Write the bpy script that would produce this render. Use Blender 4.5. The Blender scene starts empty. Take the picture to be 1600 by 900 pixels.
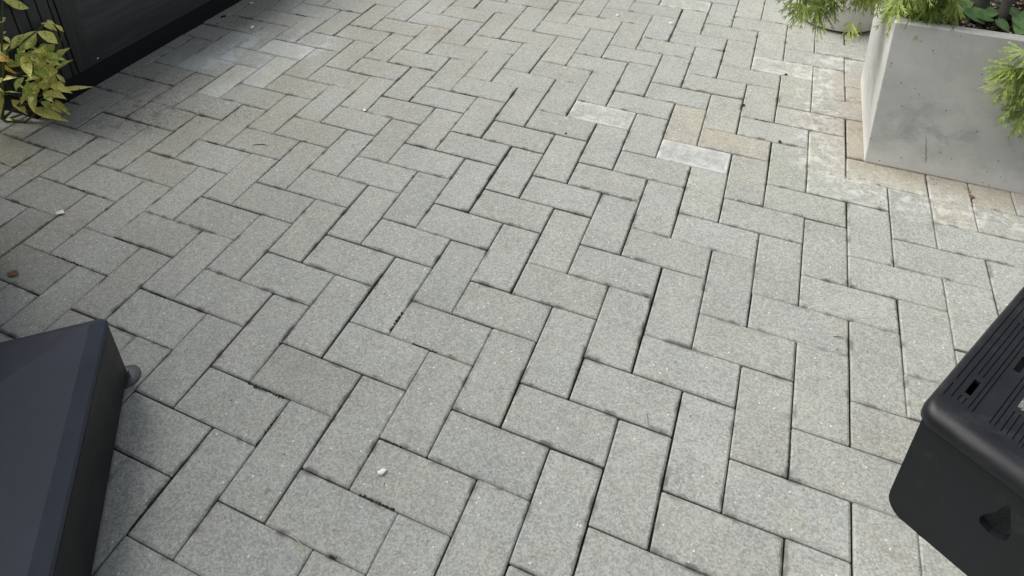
import bpy, bmesh, math, random
from mathutils import Vector, Matrix

# ---------------------------------------------------------------- camera, sky, sun, exposure
U = 0.1                      # one paving unit (half a paver) in metres
SC = bpy.context.scene
COL = SC.collection
CR = ((0.9257528, 0.3778712, -0.0139676), (0.1651678, -0.4373236, -0.8840066), (-0.340149, 0.8160646, -0.4672657))
CC = Vector((10.481258, -12.4789, 12.665322)) * U
cam_data = bpy.data.cameras.new("camera")
cam = bpy.data.objects.new("camera", cam_data)
COL.objects.link(cam)
_m = Matrix.Identity(4)
for i in range(3):
    _m[i][0] = CR[0][i]; _m[i][1] = -CR[1][i]; _m[i][2] = -CR[2][i]; _m[i][3] = CC[i]
cam.matrix_world = _m
cam_data.sensor_width = 36.0
cam_data.lens = 24.933
cam_data.shift_y = -0.25     # a rising/falling-front crop: the photo is the lower part of a taller frame
cam_data.clip_start = 0.02
cam_data.clip_end = 500.0
SC.camera = cam

SUN_EL, SUN_AZ = math.radians(47), math.radians(-97)     # azimuth from +Y towards +X
sun_dir = Vector((math.sin(SUN_AZ) * math.cos(SUN_EL), math.cos(SUN_AZ) * math.cos(SUN_EL), math.sin(SUN_EL)))
world = bpy.data.worlds.new("World"); SC.world = world; world.use_nodes = True
wn = world.node_tree
bg = wn.nodes["Background"]
sky = wn.nodes.new("ShaderNodeTexSky")
sky.sky_type = 'NISHITA'; sky.sun_disc = False
sky.sun_elevation = SUN_EL; sky.sun_rotation = SUN_AZ
sky.air_density = 1.0; sky.dust_density = 4.0; sky.ozone_density = 1.0
hs = wn.nodes.new("ShaderNodeHueSaturation")          # thin overcast: the blue is mostly veiled
hs.inputs["Saturation"].default_value = 0.4
wn.links.new(sky.outputs[0], hs.inputs["Color"]); wn.links.new(hs.outputs[0], bg.inputs[0])
bg.inputs[1].default_value = 0.105
sun_data = bpy.data.lights.new("sun", 'SUN')
sun_data.energy = 2.3; sun_data.angle = math.radians(55); sun_data.color = (1.0, 0.975, 0.93)
sun = bpy.data.objects.new("sun", sun_data); COL.objects.link(sun)
sun.rotation_euler = sun_dir.to_track_quat('Z', 'Y').to_euler()
SC.view_settings.view_transform = 'Standard'; SC.view_settings.look = 'None'
SC.view_settings.exposure = 0.68; SC.view_settings.gamma = 1.0
SC.cycles.use_denoising = True
SC.cycles.max_bounces = 6

# ---------------------------------------------------------------- helpers
rnd = random.Random(7)

def tag(o, label=None, cat=None, group=None, kind=None):
    if label: o['label'] = label
    if cat: o['category'] = cat
    if group: o['group'] = group
    if kind: o['kind'] = kind
    return o

def thing(name, label, cat, loc=(0, 0, 0), rz=0.0, group=None, kind=None):
    o = bpy.data.objects.new(name, None); COL.objects.link(o)
    o.location = Vector(loc) * U; o.rotation_euler = (0, 0, rz); o.empty_display_size = 0.05
    return tag(o, label, cat, group, kind)

def mesh(name, verts, faces, mat, parent=None, smooth=False, loc=(0, 0, 0), rz=0.0):
    me = bpy.data.meshes.new(name)
    me.from_pydata([Vector(v) * U for v in verts], [], faces)
    me.materials.append(mat)
    if smooth:
        for p in me.polygons: p.use_smooth = True
    me.update()
    return link(name, me, parent, loc, rz)

def link(name, me, parent=None, loc=(0, 0, 0), rz=0.0):
    o = bpy.data.objects.new(name, me); COL.objects.link(o)
    o.location = Vector(loc) * U; o.rotation_euler = (0, 0, rz)
    if parent: o.parent = parent
    return o

class MB:
    """collects verts and faces in paving units"""
    def __init__(s): s.v = []; s.f = []
    def add(s, vs, fs):
        n = len(s.v); s.v += [tuple(v) for v in vs]; s.f += [tuple(i + n for i in f) for f in fs]
    def box(s, x0, x1, y0, y1, z0, z1, b=0.0):
        if b <= 0:
            s.add([(x0,y0,z0),(x1,y0,z0),(x1,y1,z0),(x0,y1,z0),(x0,y0,z1),(x1,y0,z1),(x1,y1,z1),(x0,y1,z1)],
                  [(3,2,1,0),(4,5,6,7),(0,1,5,4),(1,2,6,5),(2,3,7,6),(3,0,4,7)]); return
        bm = bmesh.new(); bmesh.ops.create_cube(bm, size=1)
        for v in bm.verts: v.co = Vector(((x0+x1)/2 + v.co.x*(x1-x0), (y0+y1)/2 + v.co.y*(y1-y0), (z0+z1)/2 + v.co.z*(z1-z0)))
        bmesh.ops.bevel(bm, geom=bm.edges[:], offset=b, segments=2, affect='EDGES', profile=0.5)
        bm.verts.index_update(); s.add([v.co for v in bm.verts], [[v.index for v in f.verts] for f in bm.faces]); bm.free()
    def tube(s, pts, radii, n=8, cap=True):
        rings = []
        for i, p in enumerate(pts):
            p = Vector(p); a = Vector(pts[max(i-1, 0)]); b = Vector(pts[min(i+1, len(pts)-1)])
            d = (b - a).normalized(); x = d.orthogonal().normalized()
            if i and rings:
                x = (px - d * px.dot(d)).normalized()
            y = d.cross(x); px = x
            rings.append([p + (x*math.cos(2*math.pi*k/n) + y*math.sin(2*math.pi*k/n)) * radii[i] for k in range(n)])
        vs = [v for r in rings for v in r]; fs = []
        for i in range(len(rings)-1):
            for k in range(n):
                fs.append((i*n+k, i*n+(k+1) % n, (i+1)*n+(k+1) % n, (i+1)*n+k))
        if cap:
            fs.append(tuple(range(n-1, -1, -1))); fs.append(tuple((len(rings)-1)*n+k for k in range(n)))
        s.add(vs, fs)
    def loops(s, loops, cap0=True, cap1=True):
        n = len(loops[0]); vs = [v for l in loops for v in l]; fs = []
        for i in range(len(loops)-1):
            for k in range(n):
                fs.append((i*n+k, i*n+(k+1) % n, (i+1)*n+(k+1) % n, (i+1)*n+k))
        if cap0: fs.append(tuple(range(n-1, -1, -1)))
        if cap1: fs.append(tuple((len(loops)-1)*n+k for k in range(n)))
        s.add(vs, fs)
    def build(s, name, mat, parent=None, smooth=False, loc=(0, 0, 0), rz=0.0):
        return mesh(name, s.v, s.f, mat, parent, smooth, loc, rz)

def rrect(x0, x1, y0, y1, r, z, seg=5):
    out = []
    for cx, cy, a0 in ((x1-r, y1-r, 0), (x0+r, y1-r, 90), (x0+r, y0+r, 180), (x1-r, y0+r, 270)):
        for k in range(seg+1):
            a = math.radians(a0 + 90*k/seg); out.append((cx + r*math.cos(a), cy + r*math.sin(a), z))
    return out

def flat_by_angle(o, deg=35):
    me = o.data
    for p in me.polygons: p.use_smooth = True
    me.set_sharp_from_angle(angle=math.radians(deg))
    return o

# ---------------------------------------------------------------- materials
class NT:
    def __init__(s, name):
        s.m = bpy.data.materials.new(name); s.m.use_nodes = True
        s.t = s.m.node_tree; s.b = s.t.nodes["Principled BSDF"]
    def n(s, typ, **kw):
        x = s.t.nodes.new(typ)
        for k, v in kw.items(): setattr(x, k, v)
        return x
    def l(s, a, b): s.t.links.new(a, b)
    def put(s, sock, v):
        if v is None: return
        if isinstance(v, bpy.types.NodeSocket): s.l(v, sock)
        else: sock.default_value = v
    def math(s, op, a, b=None, c=None, clamp=False):
        x = s.n("ShaderNodeMath", operation=op); x.use_clamp = clamp
        s.put(x.inputs[0], a); s.put(x.inputs[1], b); s.put(x.inputs[2], c)
        return x.outputs[0]
    def pos(s): return s.n("ShaderNodeNewGeometry").outputs["Position"]
    def obj(s): return s.n("ShaderNodeTexCoord").outputs["Object"]
    def scale(s, v, k):
        x = s.n("ShaderNodeVectorMath", operation='MULTIPLY'); s.put(x.inputs[0], v); x.inputs[1].default_value = k if hasattr(k, '__len__') else (k, k, k)
        return x.outputs[0]
    def noise(s, v, scale, detail=3.0, rough=0.55, dist=0.0):
        x = s.n("ShaderNodeTexNoise"); s.l(v, x.inputs["Vector"])
        x.inputs["Scale"].default_value = scale; x.inputs["Detail"].default_value = detail
        x.inputs["Roughness"].default_value = rough; x.inputs["Distortion"].default_value = dist
        return x.outputs[0]
    def voro(s, v, scale, feature='F1'):
        x = s.n("ShaderNodeTexVoronoi", feature=feature); s.l(v, x.inputs["Vector"]); x.inputs["Scale"].default_value = scale
        return x
    def ramp(s, f, lo, hi, a=0.0, b=1.0, smooth=True):
        x = s.n("ShaderNodeMapRange"); x.interpolation_type = 'SMOOTHSTEP' if smooth else 'LINEAR'
        s.put(x.inputs["Value"], f); x.inputs["From Min"].default_value = lo; x.inputs["From Max"].default_value = hi
        x.inputs["To Min"].default_value = a; x.inputs["To Max"].default_value = b
        return x.outputs[0]
    def mix(s, f, a, b, blend='MIX'):
        x = s.n("ShaderNodeMix", data_type='RGBA', blend_type=blend); x.clamp_factor = True
        s.put(x.inputs[0], f)
        for sock, v in ((x.inputs[6], a), (x.inputs[7], b)):
            if isinstance(v, tuple) and len(v) == 3: v = (*v, 1.0)
            s.put(sock, v)
        return x.outputs[2]
    def grey(s, v):
        x = s.n("ShaderNodeCombineColor"); [s.l(v, x.inputs[i]) for i in range(3)]
        return x.outputs[0]
    def bump(s, h, strength, dist):
        x = s.n("ShaderNodeBump"); s.l(h, x.inputs["Height"]); x.inputs["Strength"].default_value = strength; x.inputs["Distance"].default_value = dist
        s.l(x.outputs[0], s.b.inputs["Normal"]); return x
    def out(s, col=None, rough=None, spec=None):
        if col is not None: s.put(s.b.inputs["Base Color"], (*col, 1.0) if isinstance(col, tuple) else col)
        if rough is not None: s.put(s.b.inputs["Roughness"], rough)
        if spec is not None: s.b.inputs["Specular IOR Level"].default_value = spec
        return s.m

PL_X0, PL_X1, PL_Y0, PL_Y1, PL_H = 13.46, 18.6, 5.92, 10.45, 4.4      # concrete planter, units

def mat_paver():
    t = NT("paver_concrete"); P = t.pos(); O = t.obj()
    oi = t.n("ShaderNodeObjectInfo")
    big = t.noise(P, 9, 3); mid = t.noise(P, 48, 4, 0.6); fine = t.noise(P, 330, 3, 0.75)
    ag = t.voro(P, 310); sep = t.n("ShaderNodeSeparateColor"); t.l(ag.outputs["Color"], sep.inputs[0])
    v = t.math('ADD', 1.0, t.math('MULTIPLY', t.math('SUBTRACT', big, 0.5), 0.34))
    v = t.math('ADD', v, t.math('MULTIPLY', t.math('SUBTRACT', mid, 0.5), 0.26))
    v = t.math('ADD', v, t.math('MULTIPLY', t.math('SUBTRACT', sep.outputs[0], 0.5), 0.42))
    v = t.math('ADD', v, t.math('MULTIPLY', t.math('SUBTRACT', fine, 0.5), 1.0))
    col = t.mix(1.0, t.mix(1.0, (0.327, 0.336, 0.308), oi.outputs["Color"], 'MULTIPLY'), t.grey(v), 'MULTIPLY')
    # hue drift: a little ochre, a little blue-grey
    hue = t.noise(P, 16, 2)
    col = t.mix(t.ramp(hue, 0.55, 0.75, 0, 0.2), col, t.mix(1.0, col, (1.12, 1.0, 0.78), 'MULTIPLY'))
    col = t.mix(t.ramp(hue, 0.45, 0.28, 0, 0.2), col, t.mix(1.0, col, (0.9, 0.98, 1.06), 'MULTIPLY'))
    # aggregate: pale grains and dark pits
    g = t.voro(P, 190); gs = t.n("ShaderNodeSeparateColor"); t.l(g.outputs["Color"], gs.inputs[0])
    near = t.ramp(g.outputs["Distance"], 0.42, 0.25)
    col = t.mix(t.math('MULTIPLY', t.math('GREATER_THAN', gs.outputs[0], 0.985), near), col, (0.66, 0.65, 0.60))
    col = t.mix(t.math('MULTIPLY', t.math('GREATER_THAN', gs.outputs[1], 0.955), t.math('MULTIPLY', near, 0.45)), col, (0.11, 0.108, 0.10))
    # edge distance inside this paver (object space, 200 x 100 mm)
    so = t.n("ShaderNodeSeparateXYZ"); t.l(O, so.inputs[0])
    ex = t.math('SUBTRACT', 0.0985, t.math('ABSOLUTE', so.outputs[0])); ey = t.math('SUBTRACT', 0.0485, t.math('ABSOLUTE', so.outputs[1]))
    ed = t.math('MINIMUM', ex, ey)
    # efflorescence, amount in the object's alpha
    cl = t.noise(P, 26, 5, 0.65, 0.6)
    edge_f = t.math('MULTIPLY', t.ramp(ed, 0.014, 0.003, 0, 0.16), t.math('GREATER_THAN', ed, -0.001))
    em = t.math('ADD', t.math('ADD', cl, edge_f), t.math('SUBTRACT', t.math('MULTIPLY', oi.outputs["Alpha"], 0.62), 0.62))
    em = t.math('MULTIPLY', t.ramp(em, 0.22, 0.60), t.ramp(oi.outputs["Alpha"], 0.02, 0.3))
    col = t.mix(t.math('MULTIPLY', em, 0.52), col, t.mix(t.math('SUBTRACT', sep.outputs[1], 0.2), (0.60, 0.60, 0.585), (0.72, 0.72, 0.70)))
    # grime along some joints
    gr = t.math('MULTIPLY', t.math('MULTIPLY', t.ramp(ed, 0.009, 0.0015), t.math('GREATER_THAN', ed, -0.001)), t.ramp(t.noise(P, 22, 3), 0.5, 0.68))
    col = t.mix(t.math('MULTIPLY', gr, 0.7), col, (0.07, 0.067, 0.058))
    # water and rust stains around the planter foot
    sp = t.n("ShaderNodeSeparateXYZ"); t.l(P, sp.inputs[0])
    cx, hx, cy, hy = (PL_X0+PL_X1)/2*U, (PL_X1-PL_X0)/2*U, (PL_Y0+PL_Y1)/2*U, (PL_Y1-PL_Y0)/2*U
    dx = t.math('MAXIMUM', t.math('SUBTRACT', t.math('ABSOLUTE', t.math('SUBTRACT', sp.outputs[0], cx)), hx), 0.0)
    dy = t.math('MAXIMUM', t.math('SUBTRACT', t.math('ABSOLUTE', t.math('SUBTRACT', sp.outputs[1], cy)), hy), 0.0)
    dd = t.math('SQRT', t.math('ADD', t.math('MULTIPLY', dx, dx), t.math('MULTIPLY', dy, dy)))
    dn = t.math('ADD', dd, t.math('MULTIPLY', t.math('SUBTRACT', t.noise(P, 14, 4), 0.5), 0.16))
    spots = t.ramp(t.noise(P, 75, 5, 0.75), 0.45, 0.60)
    st = t.math('MULTIPLY', t.ramp(dn, 0.11, 0.01), 0.58)
    col = t.mix(st, col, t.mix(spots, (0.33, 0.295, 0.24), (0.50, 0.47, 0.41)))
    st2 = t.math('MULTIPLY', t.math('MULTIPLY', t.ramp(dn, 0.055, 0.0), spots), 0.6)
    col = t.mix(st2, col, (0.13, 0.098, 0.068))
    wh = t.math('MULTIPLY', t.math('MULTIPLY', t.ramp(dn, 0.05, 0.11), t.ramp(dn, 0.24, 0.13)), t.ramp(t.noise(P, 30, 5, 0.7), 0.46, 0.62))
    col = t.mix(t.math('MULTIPLY', wh, 0.5), col, (0.66, 0.65, 0.62))
    # broad trodden-in soil film on the shaded cabinet side of the terrace
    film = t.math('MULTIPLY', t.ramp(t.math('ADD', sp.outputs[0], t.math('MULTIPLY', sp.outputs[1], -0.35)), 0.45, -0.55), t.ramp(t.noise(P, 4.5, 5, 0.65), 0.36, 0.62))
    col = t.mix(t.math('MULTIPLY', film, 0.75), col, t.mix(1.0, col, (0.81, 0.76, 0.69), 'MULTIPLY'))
    # crumbled dirt and drip stains elsewhere: (x, y, radius) in units
    for (x, y, r, c, dens) in STAINS:
        d = t.n("ShaderNodeVectorMath", operation='DISTANCE'); t.l(P, d.inputs[0]); d.inputs[1].default_value = (x*U, y*U, 0)
        m = t.math('MULTIPLY', t.ramp(d.outputs["Value"], r*U, r*U*0.2), t.ramp(t.noise(P, dens, 4, 0.7), 0.5, 0.62))
        col = t.mix(t.math('MULTIPLY', m, 0.65), col, c)
    h = t.math('ADD', t.math('ADD', t.math('MULTIPLY', sep.outputs[0], 0.35), t.math('MULTIPLY', fine, 0.7)), t.math('MULTIPLY', mid, 0.8))
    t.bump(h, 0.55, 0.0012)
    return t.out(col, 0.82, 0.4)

STAINS = [(-7.4, 4.4, 3.0, (0.47, 0.50, 0.52), 11), (-5.6, 6.2, 1.8, (0.46, 0.48, 0.49), 13), (-7.9, 0.6, 2.4, (0.14, 0.12, 0.10), 26), (-7.2, 0.4, 1.5, (0.10, 0.085, 0.065), 95), (-8.2, 2.6, 0.8, (0.12, 0.10, 0.075), 120), (-4.6, 1.6, 0.9, (0.11, 0.09, 0.07), 110),
          (-5.9, 1.4, 1.2, (0.10, 0.085, 0.065), 130), (-9.3, 6.6, 0.9, (0.06, 0.055, 0.05), 140), (-6.7, 6.1, 0.5, (0.16, 0.15, 0.13), 60),
          (9.6, 5.6, 0.6, (0.50, 0.36, 0.20), 45), (8.6, 6.2, 0.5, (0.48, 0.39, 0.25), 40), (12.6, 7.6, 1.1, (0.2, 0.14, 0.09), 45), (13.1, 9.2, 0.6, (0.16, 0.11, 0.07), 50),
          (-8.9, -3.0, 1.0, (0.2, 0.18, 0.1), 30)]

def mat_plain(name, col, rough=0.6, spec=0.5, ns=60, na=0.2, bs=0.0, bd=0.001, bscale=300):
    t = NT(name); P = t.pos()
    f = t.math('ADD', 1.0 - na/2, t.math('MULTIPLY', t.noise(P, ns, 4), na))
    c = t.mix(1.0, col, t.grey(f), 'MULTIPLY')
    if bs: t.bump(t.noise(P, bscale, 3, 0.6), bs, bd)
    return t.out(c, rough, spec)

def mat_sand():
    t = NT("joint_sand"); P = t.pos()
    c = t.mix(t.ramp(t.noise(P, 30, 5, 0.75), 0.52, 0.70), (0.016, 0.015, 0.013), (0.13, 0.12, 0.10))
    t.bump(t.noise(P, 400, 3), 0.8, 0.002)
    return t.out(c, 0.95, 0.2)

def mat_concrete():
    t = NT("planter_concrete"); P = t.pos()
    a = t.noise(P, 5, 5, 0.6, 0.4); b = t.noise(P, 22, 5, 0.65); c_ = t.noise(P, 130, 3)
    col = t.mix(t.ramp(a, 0.32, 0.68), (0.39, 0.395, 0.375), (0.48, 0.48, 0.45))
    col = t.mix(t.ramp(b, 0.5, 0.74, 0, 0.6), col, (0.35, 0.365, 0.365))
    col = t.mix(t.ramp(b, 0.46, 0.25, 0, 0.45), col, (0.55, 0.55, 0.52))
    # damp, darker blotches low on the faces
    sp = t.n("ShaderNodeSeparateXYZ"); t.l(P, sp.inputs[0])
    low = t.math('MULTIPLY', t.ramp(sp.outputs[2], 0.30, 0.16), t.ramp(sp.outputs[2], 0.04, 0.13))
    col = t.mix(t.math('MULTIPLY', t.math('MULTIPLY', low, t.ramp(t.noise(P, 13, 5, 0.7, 0.5), 0.46, 0.68)), 0.6), col, (0.25, 0.26, 0.265))
    foot = t.ramp(t.math('ADD', sp.outputs[2], t.math('MULTIPLY', b, 0.10)), 0.15, 0.05)  # bounce light from the paving, painted as a paler lower band
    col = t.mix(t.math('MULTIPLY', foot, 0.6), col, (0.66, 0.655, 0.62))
    # pin holes
    v = t.voro(P, 60); vs = t.n("ShaderNodeSeparateColor"); t.l(v.outputs["Color"], vs.inputs[0])
    hole = t.math('MULTIPLY', t.math('GREATER_THAN', vs.outputs[0], 0.72), t.ramp(v.outputs["Distance"], 0.17, 0.08))
    col = t.mix(t.math('MULTIPLY', hole, 0.8), col, (0.08, 0.08, 0.075))
    col = t.mix(1.0, col, t.grey(t.math('ADD', 0.92, t.math('MULTIPLY', c_, 0.16))), 'MULTIPLY')
    # one hairline drip crack on the front face
    x = t.math('ADD', t.math('SUBTRACT', sp.outputs[0], 1.500), t.math('ADD', t.math('MULTIPLY', sp.outputs[2], 0.22), t.math('MULTIPLY', t.math('SUBTRACT', t.noise(P, 60, 4), 0.5), 0.012)))
    ck = t.math('MULTIPLY', t.ramp(t.math('ABSOLUTE', x), 0.003, 0.0008), t.math('MULTIPLY', t.ramp(sp.outputs[2], 0.03, 0.05), t.ramp(sp.outputs[2], 0.14, 0.09)))
    col = t.mix(t.math('MULTIPLY', ck, 0.6), col, (0.12, 0.12, 0.12))
    h = t.math('SUBTRACT', t.math('MULTIPLY', b, 0.5), hole)
    t.bump(h, 0.25, 0.002)
    return t.out(col, 0.72, 0.4)

def mat_plastic(name, col, rough, bs=0.25, spec=0.5):
    t = NT(name); P = t.pos()
    n1 = t.noise(P, 9, 4, 0.6); du = t.noise(P, 160, 4, 0.7)
    c = t.mix(t.ramp(n1, 0.35, 0.75), col, tuple(x*1.35 for x in col))
    c = t.mix(t.ramp(du, 0.66, 0.80, 0, 0.30), c, (0.16, 0.155, 0.14))
    smear = t.noise(t.scale(P, (5, 9, 14)), 1.0, 5, 0.7, 1.2)      # dried rain marks and dust film
    c = t.mix(t.ramp(smear, 0.52, 0.72, 0, 0.10), c, (0.15, 0.15, 0.145))
    t.bump(t.noise(P, 900, 2), bs, 0.0006)
    return t.out(c, t.ramp(n1, 0.3, 0.7, rough-0.05, rough+0.08), spec)

def mat_timber(name, c0, c1, axis, rough=0.55):
    t = NT(name); P = t.pos()
    k = [26, 26, 26]; k[axis] = 2.2
    v = t.scale(P, tuple(k))
    g = t.noise(v, 1.0, 6, 0.65, 0.8); g2 = t.noise(t.scale(P, tuple(x*5 for x in k)), 1.0, 4, 0.6)
    c = t.mix(t.ramp(g, 0.3, 0.72), c0, c1)
    c = t.mix(1.0, c, t.grey(t.math('ADD', 0.8, t.math('MULTIPLY', g2, 0.4))), 'MULTIPLY')
    sp = t.ramp(t.noise(P, 210, 3, 0.8), 0.72, 0.8, 0, 0.25)
    c = t.mix(sp, c, (0.12, 0.12, 0.12))
    t.bump(t.math('ADD', g, t.math('MULTIPLY', g2, 0.5)), 0.35, 0.002)
    return t.out(c, rough, 0.5)

def mat_leaf(name, spots):
    t = NT(name); P = t.pos(); oi = t.n("ShaderNodeObjectInfo")
    n1 = t.noise(P, 34, 3)
    if spots:
        s = t.math('ADD', t.noise(P, 140, 3, 0.7), t.math('MULTIPLY', t.math('SUBTRACT', n1, 0.5), 0.5))
        c = t.mix(t.ramp(s, 0.34, 0.46), (0.34, 0.40, 0.04), (0.92, 0.88, 0.26))
        c = t.mix(t.ramp(t.noise(P, 13, 2), 0.60, 0.72, 0, 0.5), c, (0.62, 0.42, 0.14))
    else:
        c = t.mix(t.ramp(n1, 0.3, 0.7), (0.17, 0.245, 0.045), (0.33, 0.41, 0.115))
    c = t.mix(1.0, c, oi.outputs["Color"], 'MULTIPLY')
    t.out(c, 0.36 if spots else 0.5, 0.45)
    tr = t.n("ShaderNodeBsdfTranslucent"); t.l(c, tr.inputs[0])
    mx = t.n("ShaderNodeMixShader"); mx.inputs[0].default_value = 0.15 if spots else 0.3
    out = t.t.nodes["Material Output"]
    t.l(t.b.outputs[0], mx.inputs[1]); t.l(tr.outputs[0], mx.inputs[2]); t.l(mx.outputs[0], out.inputs[0])
    return t.m

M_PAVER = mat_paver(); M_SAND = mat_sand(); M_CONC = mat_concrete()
M_SOIL = mat_plain("mulch_soil", (0.022, 0.016, 0.012), 0.95, 0.2, 120, 1.0, 0.9, 0.004, 160)
M_CHIP = mat_plain("bark_chip", (0.055, 0.034, 0.022), 0.9, 0.25, 90, 0.9)
M_GRIT = mat_plain("pale_grit", (0.40, 0.37, 0.33), 0.85, 0.3, 90, 0.5)
M_POT = mat_plain("pot_glaze", (0.68, 0.66, 0.60), 0.6, 0.4, 25, 0.18, 0.15, 0.001, 200)
M_BLACK = mat_plain("black_shadow_board", (0.008, 0.008, 0.010), 0.75, 0.3, 60, 0.5)
M_PANEL = mat_timber("panel_timber", (0.022, 0.0255, 0.027), (0.054, 0.061, 0.065), 1)
M_SLAT = mat_timber("slat_timber", (0.020, 0.021, 0.021), (0.045, 0.047, 0.047), 2)
M_BOXP = mat_plastic("box_plastic", (0.0042, 0.005, 0.0058), 0.5, 0.25, 0.35)
M_BOXLID = mat_plastic("box_lid_plastic", (0.034, 0.039, 0.053), 0.5, 0.25, 0.25)
M_STOOL = mat_plastic("stool_plastic", (0.0065, 0.0075, 0.0098), 0.45, 0.4, 0.4)
M_FOOT = mat_plastic("grey_foot_plastic", (0.055, 0.055, 0.062), 0.45)
M_AUC = mat_leaf("spotted_leaf", True); M_MAP = mat_leaf("lace_leaf", False)
M_STEM = mat_plain("green_stem", (0.10, 0.12, 0.05), 0.6, 0.3, 60, 0.4)
M_BARK = mat_plain("maple_bark", (0.10, 0.095, 0.08), 0.9, 0.3, 60, 0.7, 0.8, 0.003, 120)
M_CHALK = mat_plain("white_chip", (0.85, 0.83, 0.78), 0.8, 0.3, 200, 0.2)
M_BROWN = mat_plain("dry_leaf", (0.17, 0.095, 0.05), 0.8, 0.3, 120, 0.6)
M_DARK = mat_plain("dark_crumb", (0.035, 0.028, 0.02), 0.9, 0.2, 200, 0.6)
M_STRAW = mat_plain("straw", (0.46, 0.41, 0.29), 0.7, 0.3, 200, 0.4)
M_STEEL = mat_plain("bright_screw", (0.6, 0.6, 0.6), 0.35, 0.6, 200, 0.1)
M_MOSS = mat_plain("joint_moss", (0.035, 0.034, 0.024), 0.95, 0.2, 300, 1.0)
M_SIDING = mat_timber("blocker_siding", (0.035, 0.035, 0.036), (0.06, 0.06, 0.06), 1, 0.65)

# ---------------------------------------------------------------- ground and paving
g = mesh("ground", [(-400, -400, -1.2), (400, -400, -1.2), (400, 400, -1.2), (-400, 400, -1.2)], [(0, 1, 2, 3)], M_SAND)
tag(g, kind='structure')
patio = thing("patio_paving", "grey concrete paving laid in a herringbone, chalky and stained near the square planter", "paving", (0, 0, 0), kind='structure')
mesh("joint_sand", [(-30, -30, -0.07), (40, -30, -0.07), (40, 40, -0.07), (-30, 40, -0.07)], [(0, 1, 2, 3)], M_SAND, patio)

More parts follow.
